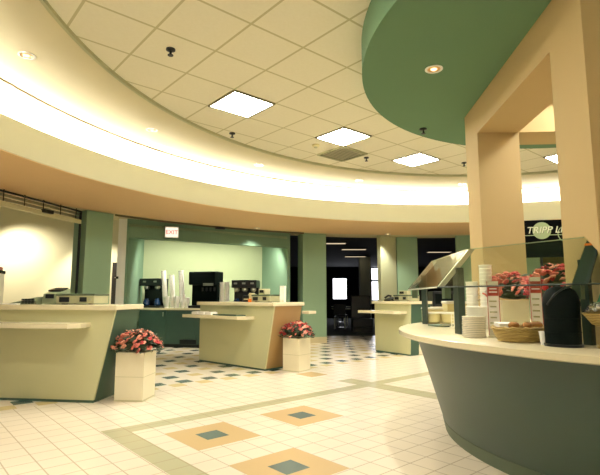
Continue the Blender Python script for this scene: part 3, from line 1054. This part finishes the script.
# ------------------------------------------------------------------ things on the island
ZI = .921
plate0 = MB().lathe([(.0, 0), (.06, 0), (.078, .003), (.0795, .008), (.078, .0118), (.06, .009), (0, .009)], 36).build('plate', M_china, None, True)
tag(plate0, 'white china plate in the tall stack beside the guard post', 'plate', 'white plates in the tall stack')
for i in range(12):
    o = plate0 if i == 0 else plate0.copy()
    if i:
        COL.objects.link(o)
    o.location = (1.215 + random.uniform(-.002, .002), 3.33 + random.uniform(-.002, .002), ZI + i * .012)
cup_stack((1.60, 4.06, ZI), 14, 'tall white cup in the tallest stack behind the glass guard', 'cups in the tallest island stack', sc=1.45, step=.0215)
cup_stack((1.535, 4.22, ZI), 10, 'white cup in the shorter stack behind the glass, left of the tallest stack', 'cups in the shorter island stack', sc=1.4, step=.0215)
bowl0 = MB().lathe([(.045, 0), (.09, .05), (.092, .055), (.085, .052), (.04, .008)], 28).build('paper_bowl', M_paper, None, True)
tag(bowl0, 'white bowl in the nested stack behind the white plates', 'bowl', 'white bowls behind the plates')
for i in range(9):
    o = bowl0 if i == 0 else bowl0.copy()
    if i:
        COL.objects.link(o)
    o.location = (1.44, 3.86, ZI + i * .018)

# crocks
crock0 = thing('crock', 'round cream crock by the green guard post, left of the other', 'crock', (1.40, 5.02, ZI), 0, 'cream crocks on the island')
MB().lathe([(.055, 0), (.085, .02), (.09, .10), (.095, .115), (.085, .115), (.08, .02), (0, .015)], 28).build('bowl', M_crock, crock0, True)
MB().lathe([(.096, .10), (.101, .105), (.101, .118), (.096, .12)], 28, closed=True).build('rim', M_white, crock0, True)
dup(crock0, (1.56, 4.95, ZI), 0, 'round cream crock nearest the wire rack, right of the other')
t = thing('storage_box', 'cream lidded box stacked high behind the crocks on the island', 'box', (1.74, 5.35, ZI))
MB().box((0, 0, .10), (.22, .2, .20), bev=.01).build('box_body', M_crock, t)
MB().box((0, 0, .215), (.235, .215, .03), bev=.01).build('lid', M_white, t)
t = thing('storage_box', 'low cream lidded box behind the left crock on the island', 'box', (1.47, 5.28, ZI))
MB().box((0, 0, .07), (.2, .16, .14), bev=.01).build('box_body', M_crock, t)
MB().box((0, 0, .15), (.21, .17, .02), bev=.008).build('lid', M_white, t)
t = thing('wire_rack', 'small white wire rack beside the guard post on the island', 'rack', (1.43, 4.38, ZI))
for i in range(4):
    MB().box((-.036 + i * .024, 0, .065), (.006, .006, .13)).build('upright', M_white, t)
for i in range(5):
    MB().box((0, 0, .006 + i * .029), (.084, .008, .006)).build('cross_wire', M_white, t)
MB().box((0, .03, .003), (.084, .06, .006)).build('base', M_white, t)
t = thing('serving_tray', 'dark flat serving tray under the crocks on the island', 'tray', (1.42, 4.55, ZI), .3)
MB().box((0, 0, .008), (.32, .22, .014), bev=.004).build('base', M_gside, t)
MB().box((0, -.106, .018), (.32, .01, .014)).build('rim', M_steel, t)

# wicker basket with bread
bk = thing('wicker_basket', 'oval wicker basket holding rolls on the island counter', 'basket', (1.40, 3.04, ZI), .55)
MB().lathe([(.10, .0), (.15, .004), (.175, .05), (.185, .085), (.178, .085), (.166, .05), (.13, .012), (0, .012)], 40, sx=1.06, sy=.78).build('bowl', M_wicker, bk, True)
rim = MB()
rim.tube([(.185 * 1.06 * math.cos(2 * PI * i / 40), .185 * .78 * math.sin(2 * PI * i / 40), .085 + .003 * math.sin(i * 2.5)) for i in range(41)], .010, 8)
rim.build('rim', M_wicker, bk, True)
for i, (dx, dy, r, lab) in enumerate(((1.345, 3.0, 0.4, 'left roll'), (1.425, 2.99, .9, 'middle roll'), (1.50, 3.03, .3, 'long roll nearest the black bin'))):
    a = .55
    x, y = dx, dy
    t = thing('bread_roll', 'brown bread roll in the wicker basket, ' + lab, 'bread', (x, y, ZI + .10), r + .3)
    s = 1.35 if i == 2 else 1
    MB().ball((0, 0, 0), (.046 * s, .030, .024), 3, .001).build('crumb', M_bread, t, True)
    for j in (-1, 0, 1):
        MB().box((j * .018 * s, 0, .0225), (.004, .03, .004), rz=.4).build('score', M_crock, t)
t = thing('napkin', 'folded white napkin sticking up in the wicker basket', 'napkin', (1.385, 3.135, ZI + .055), .5)
MB().hexa([(-.11, -.01, 0), (.08, -.01, 0), (.09, .04, 0), (-.10, .04, 0), (-.11, 0, .05), (.05, .0, .045), (.06, .05, .055), (-.1, .05, .06)]).build('cloth', M_paper, t)


def sign_card(label, loc, rz, w, h):
    t = thing('sign_holder', label, 'sign', loc, rz, 'red and white table signs')
    MB().box((0, 0, .006), (w * 1.1, .08, .012)).build('base', M_white, t)
    MB().box((0, 0, .012 + h / 2), (w, .010, h)).build('card', M_paper, t)
    MB().box((0, -.008, h * .86), (w * .86, .004, h * .2)).build('red_header', M_redp, t)
    MB().box((0, -.0115, h * .89), (w * .6, .003, h * .02)).build('header_line', M_paper, t)
    MB().box((0, -.0115, h * .83), (w * .66, .003, h * .02)).build('header_line', M_paper, t)
    for i in range(5):
        MB().box((-w * .04, -.008, h * (.66 - i * .1)), (w * (.6 - .08 * (i % 2)), .003, h * .025)).build('print_line', M_grey, t)
    for s in (-1, 1):
        MB().box((s * w * .47, -.007, .012 + h / 2), (w * .05, .006, h)).build('edge', M_redp, t)
    return t


sign_card('table sign with red header standing behind the wicker basket, left one', (1.355, 3.32, ZI), -.35, .08, .375)
sign_card('table sign with red header in front of the flowers, right one', (1.615, 3.24, ZI), -.4, .075, .40)

# black domed bin
bn = thing('domed_bin', 'black green domed countertop bin on the island edge', 'bin', (1.505, 2.735, ZI))
bn.scale = (.9, .9, .97)
MB().lathe([(.0, 0), (.100, 0), (.104, .01), (.106, .20), (.107, .235)], 48).build('body', M_bin, bn, True)
MB().lathe([(.109, .232), (.109, .25), (.103, .285), (.085, .322), (.055, .343), (.02, .35), (0, .351)], 48).build('dome_lid', M_bin, bn, True)
MB().tube([(-.105, -.03, .24), (-.075, -.07, .30), (-.02, -.075, .335), (.04, -.05, .348)], .007, 8).build('lid_seam', M_black, bn, True)
MB().lathe([(.103, 0), (.112, 0), (.112, .015), (.103, .015)], 48, closed=True).build('foot_ring', M_black, bn, True)
for z in (.08, .16):
    MB().lathe([(.1045, z), (.1085, z + .003), (.1045, z + .006)], 48, closed=True).build('rib', M_bin, bn, True)
t = thing('paper_cup', 'single white paper cup at the left foot of the black domed bin', 'cup', (1.432, 2.80, ZI))
MB().lathe([(.022, 0), (.030, .075), (.028, .075), (.020, .004), (0, .004)], 20).build('cup_wall', M_paper, t, True)
MB().lathe([(.030, .073), (.0325, .075), (.030, .078)], 20, closed=True).build('rim', M_paper, t, True)
fb = thing('foil_bowl', 'dark bowl heaped with silver foil wraps at the right picture edge', 'bowl', (1.672, 2.60, ZI))
MB().lathe([(.05, 0), (.055, .01), (.02, .03), (.02, .11), (.07, .13), (.115, .19), (.11, .19), (.06, .135), (0, .125)], 32).build('bowl', M_wicker, fb, True)
for i in range(8):
    a = i * .8
    MB().ball((.065 * math.cos(a), .065 * math.sin(a), .195 + .015 * (i % 3)), (.042, .03, .026), 2, .005).build('foil_wrap', M_foil, fb)
MB().box((.02, 0, .25), (.10, .07, .09), rz=.5, bev=.01, rx=.4).build('green_packet', M_napg, fb)

# ------------------------------------------------------------------ banner
bt = thing('hanging_banner', 'black banner with pale lettering hanging from the soffit behind the portal', 'banner', (4.70, 10.32, 0), math.atan2(-.26, 1))
MB().box((.85, 0, 2.455), (1.9, .03, .82)).build('board', mat('matte black cloth', '#0b0d0e', 1.0, spec=.05), bt)
MB().lathe([(.0, -.004), (.185, -.004), (.185, .004), (0, .004)], 40).build('disk', M_disk, bt)
dk = bt.children[-1]
dk.location = (.60, -.022, 2.63); dk.rotation_euler = (PI / 2, 0, 0)
for px_ in (1.10,):
    rg = MB().lathe([(.175, -.004), (.19, -.004), (.19, .004), (.175, .004)], 40, closed=True).build('logo_ring', M_disk, bt)
    rg.location = (px_, -.022, 2.545); rg.rotation_euler = (PI / 2, 0, 0)
text_mesh('lettering_backing', 'TRIPP LITE', .215, M_black, bt, (.278, -.030, 2.57), (PI / 2, 0, 0), shear=.25, depth=.001)
text_mesh('lettering', 'TRIPP LITE', .205, M_signg, bt, (.285, -.036, 2.575), (PI / 2, 0, 0), shear=.25, depth=.004)
MB().box((.8, -.03, 2.53), (1.3, .012, .014)).build('underline', M_disk, bt)
for s in (.1, 1.6):
    MB().box((s, 0, 2.87), (.03, .03, .03)).build('hanger', M_steel, bt)

# ------------------------------------------------------------------ light, camera, render look
w = bpy.data.worlds.new('World'); S.world = w
w.use_nodes = True
bg = w.node_tree.nodes['Background']
bg.inputs[0].default_value = (1.0, .97, .88, 1); bg.inputs[1].default_value = .12

cam = bpy.data.cameras.new('camera')
cam.sensor_width = 36; cam.lens = 469.56 / 600 * 36; cam.clip_start = .02
co = bpy.data.objects.new('camera', cam); COL.objects.link(co)
co.location = (0, 0, 1.2)
co.rotation_euler = (PI / 2 + .1254, 0, 0)
S.camera = co
S.cycles.sample_clamp_indirect = 4.0
S.cycles.use_light_tree = True
S.view_settings.view_transform = 'Standard'
S.view_settings.look = 'None'
S.view_settings.exposure = 1.12
S.view_settings.gamma = 1.0
S.view_settings.use_curve_mapping = False
